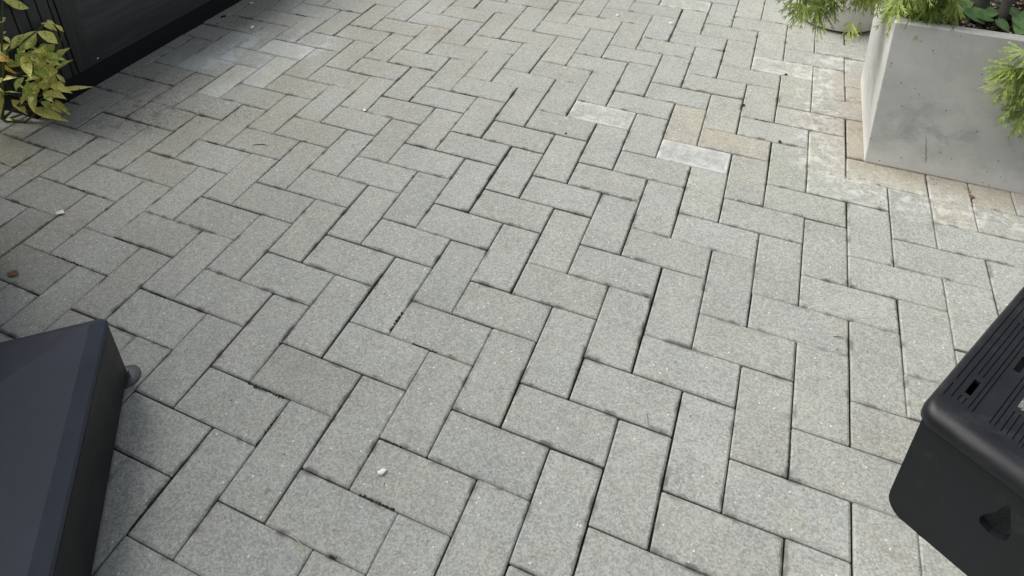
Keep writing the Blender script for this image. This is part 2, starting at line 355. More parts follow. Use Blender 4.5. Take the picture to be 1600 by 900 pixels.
# measured drift of the laid pavers from a perfect grid (u, v, du/1000, dv/1000)
DRIFT = [tuple(float(x) for x in r.split(',')) for r in "0,0,-56,76;0,1,-57,-1;2,1,-70,34;2,0,-98,50;1,0,-44,-3;2,-2,-23,28;1,-2,-5,24;3,1,-96,64;3,-1,-27,27;2,-1,45,36;3,2,-72,36;4,2,-85,31;4,0,-21,7;3,0,-22,28;4,-1,2,-35;4,-2,-30,-4;5,0,-33,-28;5,-1,-35,-1;-1,-1,-26,15;-1,0,-23,1;1,-1,-72,17;5,2,-16,19;6,2,-26,77;7,2,-21,-8;8,3,-14,17;9,4,-12,-1;9,3,-24,67;10,4,-13,28;10,5,-18,-50;5,1,-26,27;6,1,-22,-32;7,1,-55,25;8,2,-17,25;6,0,-43,13;6,-1,7,-33;7,-1,-16,17;7,0,-5,-24;8,0,-8,19;8,1,10,9;9,1,7,24;9,2,27,-23;10,2,7,-9;10,3,45,-85;11,3,9,8;11,2,17,-66;11,1,7,26;10,1,9,-35;10,0,-11,33;9,0,-16,-14;7,-2,-15,3;8,-2,-27,38;9,-1,-15,29;9,-2,21,1;10,-2,12,22;10,-1,28,-15;11,-1,15,2;11,-2,17,-11;11,-3,6,21;10,-3,8,-10;9,-3,6,37;8,-3,7,13;8,-4,-3,18;7,-4,3,-8;7,-3,-45,23;9,-4,2,-4;1,-4,-30,-6;2,-4,-55,31;2,-5,6,12;3,-5,-8,20;3,-4,14,0;4,-4,-3,4;4,-3,8,-4;5,-3,-18,4;6,-3,-18,-29;6,-4,-38,-4;5,-4,11,-38;5,-5,-1,-4;4,-5,9,-32;4,-6,-17,12;3,-6,-5,-11;6,-5,15,-18;7,-5,-6,5;4,-7,34,-9;5,-7,-15,11;5,-6,21,-20;6,-6,-7,4;7,-6,-4,-19;7,-7,-33,0;6,-7,-17,-10;6,-8,-19,9;4,-8,-15,17;5,-8,13,-10;8,-5,-1,-25;9,-5,-9,6;9,-6,19,-15;10,-6,5,-19;10,-5,21,-14;11,-5,12,-1;11,-4,37,-2;8,-6,-23,-21;12,0,12,7;13,0,30,-57;13,-1,14,-6;12,-1,21,-38;12,-2,11,26;13,-2,39,-24;14,-2,11,14;14,-1,26,-32;14,0,12,-19;14,1,31,-42;15,1,6,-16;12,-3,21,-12;13,-3,22,13;12,-4,15,4;13,-4,33,-16;13,-5,21,17;12,-5,17,-18;-9,-2,89,-78;-8,-2,66,-51;-8,-3,155,-46;-7,-3,104,16;-7,-2,128,-36;-6,-2,66,-18;-6,-1,108,-58;-5,-1,78,-45;-4,-1,40,-85;-3,-1,-48,-11;-5,-2,76,-72;-4,-2,12,-32;-6,-3,35,-82;-5,-3,46,-30;-5,-4,97,-27;-3,-4,15,-14;-2,-4,-16,11;-2,-3,-22,-17;-1,-3,-45,19;-3,-2,60,-29;-2,-2,16,-6;-3,-3,26,25;-4,-3,38,-27;-3,-5,8,-17;-5,-5,97,1;-6,-5,115,7;-8,-4,79,-3;-7,-4,71,-34;-6,-4,53,-21;-1,-4,-6,26;0,-4,0,29;-4,-6,41,10;-3,-6,55,10;-1,-5,-37,38;0,-5,-10,3;1,-5,-51,28;1,-6,23,28;2,-6,-2,45;0,-6,-24,33;1,-7,-18,54;0,-7,19,54;-1,-6,3,9;2,-7,-30,-3;1,-8,-28,17;2,-8,-39,33;2,-9,8,30;3,-9,-8,45;3,-8,16,12;4,-8,-11,32;3,-7,-29,28;4,-7,29,-11;5,-8,15,-4;-4,4,-22,9;-3,4,-31,-52;-3,3,-36,-49;-5,4,-2,-26;-4,2,-52,-33;-4,3,-32,-72;-6,3,36,-65;-5,5,-96,-57;-6,5,-31,-78;-7,5,-27,-13;-8,5,63,-59;-5,6,-25,-59;-3,2,-8,-14;-2,2,-35,16;-2,3,-34,6;0,3,-108,8;-2,5,-127,-43;4,4,-58,110;4,5,-58,58;5,5,-72,86;5,8,-43,-33;6,8,-71,32;6,9,-37,-30;5,6,-12,50;6,6,-47,83;7,6,-36,10;3,6,-102,55;3,5,-100,108;2,5,-71,38;1,5,-84,84;1,6,-59,72;2,6,-79,91;3,3,-71,88;2,3,-85,88;6,13,-57,-33;6,10,-42,42;7,11,-30,50;8,11,-16,-62;9,12,-25,-58;8,8,-34,15;7,8,8,3;7,7,-39,18;9,8,-27,-17;10,13,-19,-25;10,10,0,16;11,10,-4,-34;11,7,-12,5;11,8,34,34;12,8,-3,21;12,11,-34,-38;12,14,-36,-109;11,14,-19,18;11,11,-8,27;12,12,-12,28;10,6,-18,26;9,6,3,-28;10,8,-60,-21;12,7,-15,-10;6,6,-38,87;8,7,-22,-22;7,6,-36,10;13,4,19,-58;14,5,40,-53;14,4,0,1;13,5,-1,23;12,5,8,-40;12,4,1,15;12,3,15,-76;13,3,-3,-30;12,2,-2,-47;12,1,23,-81;13,1,-3,-12;13,2,14,-83;14,3,27,-69;14,2,9,-25;15,3,-13,-34;15,4,10,-73;15,5,-6,11;16,4,-6,-19;16,5,10,-22;15,6,18,-84;16,3,16,-41;15,2,25,-54;16,2,-12,67;17,5,-6,11".split(';')]
def drift(u, v, s=0.9):
    sw = 0.35; dx = dy = 0.0
    for a, b, c, d in DRIFT:
        r2 = (a-u)**2 + (b-v)**2
        if r2 < 12:
            w = math.exp(-r2/(2*s*s)); sw += w; dx += w*c; dy += w*d
    return dx/sw/1000, dy/sw/1000

def paver_mesh(seed):
    r = random.Random(seed)
    L, W = 0.989, 0.490
    def ring(ix, z, cl):
        x, y = L-ix, W-ix
        pts = [(x, y-cl), (x-cl, y), (-x+cl, y), (-x, y-cl), (-x, -y+cl), (-x+cl, -y), (x-cl, -y), (x, -y+cl)]
        return [(a + r.uniform(-.004, .004), b + r.uniform(-.004, .004), z + r.uniform(-.003, .003)) for a, b in pts]
    b = MB()
    top = ring(0.036, 0.0, 0.03)
    b.loops([ring(0.0, -0.55, 0.022), ring(0.0, -0.034, 0.022), ring(0.010, -0.016, 0.025), top], cap0=False, cap1=True)
    me = bpy.data.meshes.new("paver"); me.from_pydata([Vector(v)*U for v in b.v], [], b.f); me.materials.append(M_PAVER)
    for p in me.polygons: p.use_smooth = True
    me.set_sharp_from_angle(angle=math.radians(12))
    return me
PAV = [paver_mesh(s) for s in range(8)]

# tone of single pavers that stand out: (orientation, corner u, corner v): (r, g, b, efflorescence)
TONE = {('H',5,5):(1.05,1.06,1.06,.75), ('H',8,4):(1.04,1.06,1.08,.8), ('H',10,10):(1.05,1.04,1.01,.72), ('V',9,2):(1.03,1.03,1.01,.3),
 ('V',11,4):(1,1,.96,.22), ('V',12,5):(1.04,1.02,.95,.5), ('H',12,4):(1,1,.98,.55), ('V',14,3):(.95,.96,.97,.3), ('V',15,4):(1.03,1,.92,.55),
 ('H',13,5):(1.06,1.01,.9,.45), ('H',6,14):(1.04,1.04,1.02,.6), ('V',12,9):(1.01,1,.95,.22), ('V',11,8):(1.01,1,.94,.18), ('V',15,0):(1,1,1,.2),
 ('H',11,3):(1,1,.98,.25), ('V',13,6):(1.0,.93,.80,.25), ('V',16,5):(1.03,.98,.88,.25), ('V',8,5):(1.06,1.02,.94,.2), ('H',9,5):(1.05,1.0,.93,.15),
 ('H',-7,5):(1.238,1.291,1.338,0.44000000000000006), ('V',-6,3):(1.241,1.294,1.34,0.4), ('H',-8,4):(1.081,1.118,1.149,0.27999999999999997), ('V',-9,4):(1.105,1.142,1.179,0.32000000000000006), ('H',-9,3):(1.123,1.166,1.216,0.27999999999999997),
 ('V',-8,5):(.95,.96,.97,.35), ('V',-7,2):(1.309,1.344,1.379,0.32000000000000006), ('H',-8,8):(.98,1.02,1.04,.2), ('V',-7,6):(.98,1.0,1.02,.35), ('H',-6,6):(1,1,1,.2),
 ('H',-11,-3):(.98,.96,.85,0), ('H',-6,-6):(.8,.8,.78,0), ('V',-7,-6):(.82,.82,.8,0), ('H',2,-6):(.92,.91,.9,0), ('H',-8,-4):(.88,.88,.86,0)}
def project(x, y):
    d = Vector((x, y, 0))*U - CC
    X, Y, Z = (sum(CR[i][k]*d[k] for k in range(3)) for i in range(3))
    if Z < 0.05: return None
    return 1108.136*X/Z + 800, 1108.136*Y/Z + 50
cells = []
for n in range(-26, 34):
    for m in range(-20, 20):
        for kind, u, v in (('H', n + 4*m, n), ('V', n + 3 + 4*m, n)):
            cu, cv = (u+1, v+.5) if kind == 'H' else (u+.5, v+1)
            if -11.6 < cu < 26 and -18 < cv < 26: cells.append((kind, u, v, cu, cv))
shown, rest = [], []
for c in cells:
    kind, u, v, cu, cv = c
    hu, hv = (1, .5) if kind == 'H' else (.5, 1)
    pts = [project(cu+a*hu, cv+b*hv) for a in (-1, -.5, 0, .5, 1) for b in (-1, -.5, 0, .5, 1)]
    vis = [p for p in pts if p and -2 <= p[0] <= 1602 and -2 <= p[1] <= 902]
    under = PL_X0+.1 < cu-hu and cu+hu < PL_X1 and PL_Y0+.1 < cv-hv and cv+hv < PL_Y1
    if vis and not under and cu + hu > -10.5:
        q = [project(cu+a*hu, cv+b*hv) for a, b in ((-1,-1),(1,-1),(1,1),(-1,1))]
        area = 0.0
        for i in range(4):
            a, b = q[i], q[(i+1) % 4]; area += a[0]*b[1]-b[0]*a[1]
        shown.append((abs(area)*len(vis)/25, c))
    else: rest.append(c)
shown.sort(key=lambda t: -t[0])
print("pavers in view", len(shown), "beyond", len(rest))
rest += [c for _, c in shown[300:]]
def place(c, jit=True):
    kind, u, v, cu, cv = c
    r = random.Random(u*7919 + v*104729 + (kind == 'V')*31)
    hu = (1, 0) if kind == 'H' else (0, 1)
    d0 = drift(cu-.7*hu[0], cv-.7*hu[1]); d1 = drift(cu+.7*hu[0], cv+.7*hu[1])
    ang = math.atan2(d1[1]-d0[1], 1.4+d1[0]-d0[0]) if kind == 'H' else math.atan2(-(d1[0]-d0[0]), 1.4+d1[1]-d0[1])
    ang = max(-.02, min(.02, ang*.7)) + r.uniform(-.0025, .0025)
    x = cu + (d0[0]+d1[0])/2 + r.uniform(-.009, .009); y = cv + (d0[1]+d1[1])/2 + r.uniform(-.009, .009)
    mt = Matrix.Translation(Vector((x, y, r.uniform(-.016, .012)))*U) @ Matrix.Rotation(r.uniform(-.008, .008), 4, 'X') @ Matrix.Rotation(r.uniform(-.006, .006), 4, 'Y') @ Matrix.Rotation(ang + (0 if kind == 'H' else math.pi/2) + (math.pi if r.random() < .5 else 0), 4, 'Z')
    return mt, r
for _, c in shown[:300]:
    mt, r = place(c)
    o = bpy.data.objects.new("paver", PAV[r.randrange(8)]); COL.objects.link(o); o.parent = patio
    o.matrix_local = mt
    k = r.uniform(.96, 1.035); w = r.uniform(-.007, .007)
    tn = TONE.get(c[:3])
    if c[3] > 8.5 and c[4] > 3.5: k *= 1.01; w += .012
    if tn: o.color = tn
    else: o.color = (k*(1+w), k, k*(1-1.3*w), r.choice((0, 0, 0, .05, .1)))
b = MB()
for c in rest:
    mt, r = place(c); me = PAV[r.randrange(8)]
    b.add([(mt @ v.co)/U for v in me.vertices], [tuple(p.vertices) for p in me.polygons])
o = b.build("paving_field", M_PAVER, patio); o['kind'] = 'stuff'; o.color = (1, 1, 1, .05)

# soil, moss and grit caught in the joints
b = MB(); r = random.Random(11)
def lump(b, x, y, z, s, r, fl=0.5):
    bm = bmesh.new(); bmesh.ops.create_icosphere(bm, subdivisions=1, radius=1)
    a = r.uniform(0, 6.28); sx = r.uniform(.7, 1.4)
    for v in bm.verts:
        k = r.uniform(.7, 1.25); p = Vector((v.co.x*sx*k, v.co.y*k/sx, v.co.z*fl*k))*s
        v.co = Vector((x + p.x*math.cos(a)-p.y*math.sin(a), y + p.x*math.sin(a)+p.y*math.cos(a), z + p.z))
    bm.verts.index_update(); b.add([v.co for v in bm.verts], [[v.index for v in f.verts] for f in bm.faces]); bm.free()
for (x0, y0, x1, y1, n) in ((5.3,-8.0,5.5,-7.93,20), (3.96,-3.9,3.97,-3.35,40), (4.96,-6.75,4.97,-6.25,36), (3.0,-6.95,3.0,-6.4,36), (2.0,-6.02,2.9,-6.0,50),
                            (5.2,-7.01,5.9,-7.0,40), (16.0,5.15,16.05,5.6,16), (-9.5,-1.5,-8,-1.48,18), (-6.8,-3.0,-5.4,-3.0,18), (1.0,-5.0,2.0,-5.02,14), (7.0,-7.0,8.0,-6.98,16)):
    for i in range(n):
        k = r.random(); lump(b, x0+(x1-x0)*k + r.gauss(0, .012), y0+(y1-y0)*k + r.gauss(0, .012), -.02, r.uniform(.012, .030), r, .6)
for _, c in shown[:300]:                                        # dirt packed into single joints, mostly on the near left
    kind, u, v, cu, cv = c
    if r.random() < (.42 if cu < 6 and cv < -2 else .22 if cu < 3 else .07):
        L_ = 2 if kind == 'H' else 1
        p0, p1 = ((u, v), (u+L_, v)) if r.random() < .6 else ((u, v), (u, v+3-L_))
        a0 = r.uniform(0, .5); a1 = a0 + r.uniform(.2, .5); q0 = drift(*p0)
        for i in range(r.randint(26, 60)):
            k = r.uniform(a0, a1)
            lump(b, p0[0]+(p1[0]-p0[0])*k + q0[0] + r.gauss(0, .007), p0[1]+(p1[1]-p0[1])*k + q0[1] + r.gauss(0, .007), -.024, r.uniform(.012, .026), r, .7)
o = b.build("joint_moss", M_MOSS, patio); o['kind'] = 'stuff'
b = MB()
for (cx, cy, s, n) in ((-7.2,.4,.8,90), (-8.2,2.6,.5,40), (-5.9,1.4,.6,60), (-9.5,6.6,.5,45), (-4.6,1.6,.5,30), (-8.6,6.2,.4,25), (14,5.4,.7,30), (12.8,7.5,.6,20), (4,0,6,60), (8,-3,6,60)):
    for i in range(n): lump(b, cx + r.gauss(0, s), cy + r.gauss(0, s), .004, r.uniform(.006, .017), r)
o = b.build("dirt_crumbs", M_DARK, patio); o['kind'] = 'stuff'

# ---------------------------------------------------------------- unseen walls added to shade the near left of the terrace
hw = thing("added_shade_wall", "unseen walls added to shade the near side of the terrace", "wall", (-6.8, -5.2, 0)); hw['kind'] = 'structure'
b = MB()
for i in range(11):
    b.box(-1.2, .0 if i % 2 else -.02, -24, 0, .02+1.5*i, 1.5*i+1.46)
b.box(-1.4, -.15, -24, -.05, -.3, 16.4)
for i in range(14):
    b.box(-10.3, -9.2, .0 if i % 2 else -.02, 2.2, .02+1.5*i, 1.5*i+1.46)
b.box(-10.4, -9.3, -.4, 2.15, -.3, 21.0)
b.box(-10.2, -1.1, -.5, -.06, -.3, 21.0)
b.build("shade_cladding", M_SIDING, hw)
b = MB()  # unseen pale wall added behind the camera to bounce light onto the planter front
for i in range(14):
    b.box(-1, 34, -18.6, -17.4 if i % 2 else -17.42, .02+1.5*i, 1.5*i+1.46)
b.box(-1, 34, -18.8, -17.55, -.3, 21.0)
b.build("added_back_wall", M_POT, hw)

b = MB()  # unseen fences added to hide low sky and darken reflections in the lid
for i in range(12): b.box(-14, 60, 43.0, 43.2 if i % 2 else 43.22, .1+1.6*i, 1.55+1.6*i)
for i in range(12): b.box(-31.2 if i % 2 else -31.22, -31, 2, 43, .1+1.6*i, 1.55+1.6*i)
fe = b.build("added_dark_fence", M_SIDING); fe['kind'] = 'structure'

# ---------------------------------------------------------------- concrete planter
pl = thing("concrete_planter", "large square pale concrete planter with mottled damp front", "planter", (0, 0, 0))
def fr(x0, x1, y0, y1, z, r): return rrect(x0, x1, y0, y1, r, z, 3)
X0, X1, Y0, Y1, H = PL_X0, PL_X1, PL_Y0, PL_Y1, PL_H
b = MB(); f = .16
b.loops([fr(X0+.02, X1-.02, Y0+.02, Y1-.02, -.02, .03), fr(X0, X1, Y0, Y1, .03, .035), fr(X0-f, X1+f, Y0-.01, Y1+f, H-.04, .04), fr(X0-f+.03, X1+f-.03, Y0+.02, Y1+f-.03, H, .04),
         fr(X0-f+.27, X1+f-.27, Y0+.26, Y1+f-.27, H-.005, .05), fr(X0-f+.30, X1+f-.30, Y0+.29, Y1+f-.30, H-.03, .05), fr(X0+.2, X1-.2, Y0+.3, Y1-.2, H-1.0, .05)], True, True)
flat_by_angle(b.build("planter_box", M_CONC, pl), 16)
N = 26; b = MB(); r = random.Random(5); vs = []; fs = []
sx0, sx1, sy0, sy1 = X0+.1, X1-.1, Y0+.24, Y1-.1
for j in range(N+1):
    for i in range(N+1):
        vs.append((sx0+(sx1-sx0)*i/N, sy0+(sy1-sy0)*j/N, H-.27 + r.uniform(-.03, .03)))
for j in range(N):
    for i in range(N): fs.append((j*(N+1)+i, j*(N+1)+i+1, (j+1)*(N+1)+i+1, (j+1)*(N+1)+i))
mesh("soil", vs, fs, M_SOIL, pl)
def chips(n, lo, hi, seed, flat=.35):
    r = random.Random(seed); b = MB()
    for i in range(n):
        x, y = r.uniform(sx0+.12, sx1-.12), r.uniform(sy0+.12, sy1-.12)
        bm = bmesh.new(); bmesh.ops.create_cube(bm, size=1)
        s = r.uniform(lo, hi); mt = Matrix.Rotation(r.uniform(0, 6.3), 4, 'Z') @ Matrix.Rotation(r.uniform(-.6, .6), 4, 'X') @ Matrix.Rotation(r.uniform(-.5, .5), 4, 'Y')
        sc = Vector((s*r.uniform(1, 2.4), s*r.uniform(.6, 1), s*flat))
        for v in bm.verts: v.co = mt @ Vector((v.co.x*sc.x*r.uniform(.7, 1.1), v.co.y*sc.y*r.uniform(.7, 1.1), v.co.z*sc.z)) + Vector((x, y, H-.235))
        bm.verts.index_update(); b.add([v.co for v in bm.verts], [[v.index for v in f.verts] for f in bm.faces]); bm.free()
    return b
o = chips(900, .06, .15, 3).build("bark_mulch", M_CHIP, pl); o['kind'] = 'stuff'
o = chips(330, .03, .075, 4, .6).build("pale_grit", M_GRIT, pl); o['kind'] = 'stuff'

# ---------------------------------------------------------------- weeping lace-leaf maple
maple = thing("weeping_maple", "weeping lace-leaf maple with feathery green leaves spilling over the concrete planter", "tree", (15.4, 7.9, H-.27))
MO = Vector((15.4, 7.9, H-.27))
def loc(p): return tuple(Vector(p) - MO)
b = MB(); b.tube([loc(p) for p in ((15.35, 7.75, 4.0), (15.38, 7.85, 4.6), (15.55, 8.1, 5.6), (15.45, 8.3, 6.8), (15.2, 8.2, 7.6))], [.36, .27, .24, .21, .15], 10)
flat_by_angle(b.build("trunk", M_BARK, maple), 60)
b = MB(); b.tube([loc(p) for p in ((15.86, 7.3, 4.0), (15.88, 7.36, 4.6), (16.1, 7.7, 5.6), (16.3, 7.9, 6.6), (16.5, 7.7, 7.4))], [.17, .12, .11, .10, .08], 8)
flat_by_angle(b.build("trunk", M_BARK, maple), 60)
BR = [((15.3,8.2,7.2),(14.2,7.9,7.7),(12.9,7.6,6.9),(11.7,7.6,5.6),(11.2,7.5,4.6)), ((15.3,8.2,7.4),(13.8,8.6,7.9),(12.1,8.7,6.9),(10.9,8.4,5.2)),
      ((15.4,8.2,6.8),(14.6,7.3,7.1),(13.8,6.7,6.3),(13.4,6.3,5.2)), ((15.4,8.1,6.6),(14.9,7.0,6.9),(14.4,6.4,6.1),(14.1,6.2,5.1)),
      ((16.4,7.8,7.2),(16.7,6.7,7.3),(16.7,5.8,6.2),(16.55,5.35,4.9),(16.4,5.25,3.9)), ((16.4,7.8,7.2),(17.4,7.0,7.4),(17.8,6.0,6.0),(17.6,5.5,4.6)),
      ((15.3,8.2,7.5),(14.6,9.6,8.0),(13.4,10.8,7.0),(12.6,11.4,5.6)), ((16.5,7.8,7.4),(17.6,9.0,7.9),(18.6,9.6,6.8),(19.3,9.8,5.4))]
for br in BR:
    b = MB(); b.tube([loc(p) for p in br], [.07*(1-.8*i/(len(br)-1))+.012 for i in range(len(br))], 6)
    flat_by_angle(b.build("branch", M_BARK, maple), 60)

def lace_leaf(seed):
    """seven finely cut lobes fanning from the stalk; +X is the way the middle lobe points"""
    r = random.Random(seed); vs = []; fs = []
    def blade(o, d, up, L, w, n, droop):
        side = d.cross(up).normalized(); base = len(vs); p = o.copy()
        for i in range(n+1):
            t = i/n
            ww = w*(0.35 + 1.3*t*(1-t)*1.6)*(1-t**3)
            c = o + d*(L*t) - up*(droop*L*t*t)
            if i == n: vs.append(tuple(c))
            else:
                vs.append(tuple(c + side*ww)); vs.append(tuple(c - side*ww))
        for i in range(n-1): a = base+2*i; fs.append((a, a+1, a+3, a+2))
        a = base+2*(n-1); fs.append((a, a+1, a+2))
    for k in range(7):
        a = math.radians((k-3)*21 + r.uniform(-7, 7)); L = (1 - .11*abs(k-3))*r.uniform(.9, 1.1)
        tilt = r.uniform(-.18, .12)
        d = Vector((math.cos(a), math.sin(a), tilt)).normalized(); up = Vector((0, 0, 1)); side = d.cross(up).normalized()
        dr = r.uniform(.05, .3)
        blade(Vector((0, 0, 0)), d, up, L, .036, 4, dr)
        for j in range(3):
            t = .36 + .19*j + r.uniform(-.03, .03); o = d*(L*t) - up*(dr*L*t*t)
            for sgn in (-1, 1):
                dd = (d*.93 + side*sgn*.36 - up*(dr*t*1.2)).normalized()
                blade(o, dd, up, L*r.uniform(.26, .38)*(1.15-t*.6), .022, 2, .12)
    b0 = len(vs); w = .012                                       # stalk
    vs += [(0, w, 0), (0, -w, 0), (-.38, -w, .14), (-.38, w, .14)]; fs.append((b0, b0+1, b0+2, b0+3))
    me = bpy.data.meshes.new("leaf"); me.from_pydata([Vector(v)*U for v in vs], [], fs); me.materials.append(M_MAP)
    return me
LACE = [lace_leaf(s) for s in range(6)]
def leaf_mat(p, direction, roll, size):
    d = Vector(direction).normalized(); up = Vector((0, 0, 1))
    y = up.cross(d)
    y = y.normalized() if y.length > .05 else Vector((0, 1, 0))
    z = d.cross(y)
    m = Matrix((d, y, z)).transposed().to_4x4() @ Matrix.Rotation(roll, 4, 'X') @ Matrix.Scale(size, 4)
    m.translation = Vector(p)*U
    return m
r = random.Random(21)
view = []
def cluster(n, ctr, ext, lean, size=(.6, .95), tint=(1, 1, 1)):
    for i in range(n):
        p = [ctr[k] + r.uniform(-1, 1)*ext[k] for k in range(3)]
        d = (lean[0] + r.uniform(-.55, .55), lean[1] + r.uniform(-.45, .45), lean[2] + r.uniform(-.35, .35))
        k = r.uniform(.8, 1.2); view.append((p, d, r.uniform(-.9, .9), r.uniform(*size), (tint[0]*k, tint[1]*k, tint[2]*k, 1)))
cluster(16, (10.75, 7.9, 4.75), (.45, .5, .35), (-.35, -.25, -1))
cluster(22, (11.5, 7.5, 4.45), (.5, .5, .5), (-.1, -.3, -1))
cluster(6, (11.55, 7.1, 3.9), (.12, .2, .2), (0, -.2, -1))
cluster(26, (12.4, 7.7, 4.85), (.6, .6, .45), (0, -.4, -1), tint=(1.2, 1.12, 1.0))
cluster(32, (13.8, 6.5, 5.0), (.5, .5, .55), (0, -.35, -1))
cluster(20, (14.1, 6.3, 5.25), (.45, .45, .5), (.1, -.3, -1), tint=(.9, .95, .9))
view.append(((12.46, 6.95, 3.72), (-.35, -.2, -1), .2, .8, (1.5, 1.3, 1.1, 1))); view.append(((12.62, 6.95, 3.74), (.45, -.3, -.8), -.3, .6, (1.3, 1.2, 1.0, 1)))
cluster(9, (16.15, 5.3, 3.9), (.25, .14, .55), (-.7, -.25, -.6), (.6, .9))
cluster(15, (16.45, 5.4, 3.5), (.35, .2, .5), (-.5, -.2, -.9), (.6, .95))
cluster(6, (16.65, 5.3, 2.75), (.2, .15, .2), (-.4, -.1, -1), (.55, .8))
cluster(5, (15.95, 5.25, 3.7), (.15, .1, .25), (-.9, -.1, -.45), (.55, .8))
for (p, d, roll, size, colr) in view:
    o = bpy.data.objects.new("leaf", LACE[r.randrange(6)]); COL.objects.link(o); o.parent = maple
    o.matrix_local = leaf_mat(Vector(p)-MO, d, roll, size); o.color = colr
b = MB()
for br in BR:
    for i in range(30):
        k = r.uniform(.25, 1)*(len(br)-1); i0 = min(int(k), len(br)-2); q = Vector(br[i0]).lerp(Vector(br[i0+1]), k-i0)
        p = q + Vector((r.gauss(0, .45), r.gauss(0, .45), r.uniform(-.3, .5)))
        if p.z < 5.8: continue
        mt = leaf_mat(p-MO, (r.uniform(-.7, .7), r.uniform(-.7, .7), -1), r.uniform(-1, 1), r.uniform(.6, .95))
        me = LACE[r.randrange(6)]
        b.add([(mt @ v.co)/U for v in me.vertices], [tuple(f.vertices) for f in me.polygons])
o = b.build("foliage", M_MAP, maple); o['kind'] = 'stuff'

# heart-leaved ground plant at the foot of the maple
hp = thing("ground_cover_plant", "low heart-leaved green plant beside the maple trunk in the planter", "plant", (15.5, 7.2, H-.27))
HO = Vector((15.5, 7.2, H-.27))
def heart(name, p, yaw, tilt, s, parent, tint):
    vs = []; fs = []; n = 14
    vs.append((0, 0, .0))
    for k in range(n):
        a = 2*math.pi*k/n; rr = .5*(1.05 - .35*math.cos(a) if True else 1); rr = .42*(1 + .28*math.cos(a)) * (1.25 if k == 0 else 1) * (.62 if k == n//2 else 1)
        vs.append((rr*math.cos(a)*1.1, rr*math.sin(a)*1.15, .05*math.sin(a)**2 + .02*math.sin(5*a)))
    for k in range(n): fs.append((0, 1+k, 1+(k+1) % n))
    o = mesh(name, [tuple(Vector(v)*s) for v in vs], fs, M_MAP, parent, True)
    o.matrix_local = Matrix.Translation((Vector(p)-HO)*U) @ Matrix.Rotation(yaw, 4, 'Z') @ Matrix.Rotation(tilt, 4, 'Y'); o.color = tint
hr = random.Random(9)
for (x, y, z, s) in ((15.2, 7.15, 4.42, .62), (15.0, 7.65, 4.45, .55), (15.62, 7.45, 4.38, .5), (15.35, 7.0, 4.36, .45), (16.2, 7.0, 4.42, .6), (16.35, 6.75, 4.4, .62), (16.1, 7.5, 4.42, .55), (15.8, 8.3, 4.45, .55), (16.5, 7.4, 4.45, .5), (16.7, 7.0, 4.44, .6), (15.75, 6.85, 4.36, .4)):
    heart("leaf", (x, y, z), hr.uniform(-2.5, .5), hr.uniform(.1, .6), s, hp, (.62, .85, 1.3, 1))
    b = MB(); b.tube([tuple(Vector((x, y, z-.01))-HO), tuple(Vector((x*.8+15.6*.2, y*.8+7.3*.2, 4.2))-HO), tuple(Vector((x*.6+15.6*.4, y*.6+7.3*.4, 4.05))-HO)], [.012, .014, .016], 5)
    b.build("stalk", M_STEM, hp)

# ---------------------------------------------------------------- round pot behind the planter
pot = thing("round_pot", "round beige pot standing behind the concrete planter under the maple leaves", "pot", (12.75, 15.4, 0))
def circ(r, z, n=40): return [(r*math.cos(2*math.pi*k/n), r*math.sin(2*math.pi*k/n), z) for k in range(n)]
b = MB(); b.loops([circ(1.2, -.02), circ(1.45, .0), circ(1.47, .06), circ(1.40, .075)], True, True); flat_by_angle(b.build("foot_ring", M_BLACK, pot), 40)
b = MB(); b.loops([circ(1.4, .07), circ(1.56, .10), circ(1.66, .2), circ(1.95, 1.6), circ(2.12, 3.0), circ(2.15, 3.25), circ(2.08, 3.32), circ(1.98, 3.28), circ(1.9, 2.8)], True, False); flat_by_angle(b.build("bowl", M_POT, pot), 50)
b = MB(); b.loops([circ(1.93, 2.9), circ(.6, 2.98)], False, True); b.build("soil", M_SOIL, pot)

# ---------------------------------------------------------------- black timber cabinet with slats
cab = thing("garden_cabinet", "long black timber cabinet with upright slats, flat panel and dark plinth", "cabinet", (-10.45, -1.15, 0))
CO = Vector((-10.45, -1.15, 0)); CH = 4.6; CL = 13.0; CD = 6.0
b = MB(); b.box(-CD, -.14, .14, CL, .1, CH-.3); b.build("carcass", M_BLACK, cab)
b = MB(); b.box(-CD, -.05, .05, CL, -.3, .76, .02); b.build("plinth", M_BLACK, cab)
def board(name, y0, y1, x0, x1, z0, z1, m=M_SLAT, bev=.015):
    b = MB(); b.box(x0, x1, y0, y1, z0, z1, bev); flat_by_angle(b.build(name, m, cab), 40)
ys = [0.0, .46, .84, 1.204, 1.56, 1.745]
for a, c in zip(ys[:-1], ys[1:]): board("slat", a+.018, c-.018, -.13, 0.0, .74, CH-.3)
board("stile", 1.765, 2.40, -.13, .012, .74, CH-.3)
board("front_panel", 2.40, 11.0, -.13, -.012, .74, CH-.3, M_PANEL, .01)
board("stile", 11.0, 11.6, -.13, .012, .74, CH-.3)
for i in range(4): board("slat", 11.62+.36*i, 11.945+.36*i, -.13, 0, .74, CH-.3)
for i in range(15): board("slat", 0.0, .12, -.16-.38*(i+1)+.036, -.16-.38*i, .74, CH-.3)
b = MB(); b.box(-CD-.1, .1, -.1, CL+.1, CH-.3, CH, .03); flat_by_angle(b.build("top_board", M_PANEL, cab), 40)
b = MB(); b.loops([[(p[2], p[0], p[1]) for p in circ(.035, .012, 10)], [(p[2], p[0], p[1]) for p in circ(.028, .026, 10)]], False, True)
b.build("screw", M_STEEL, cab, False, (-.012, 2.53, .90))

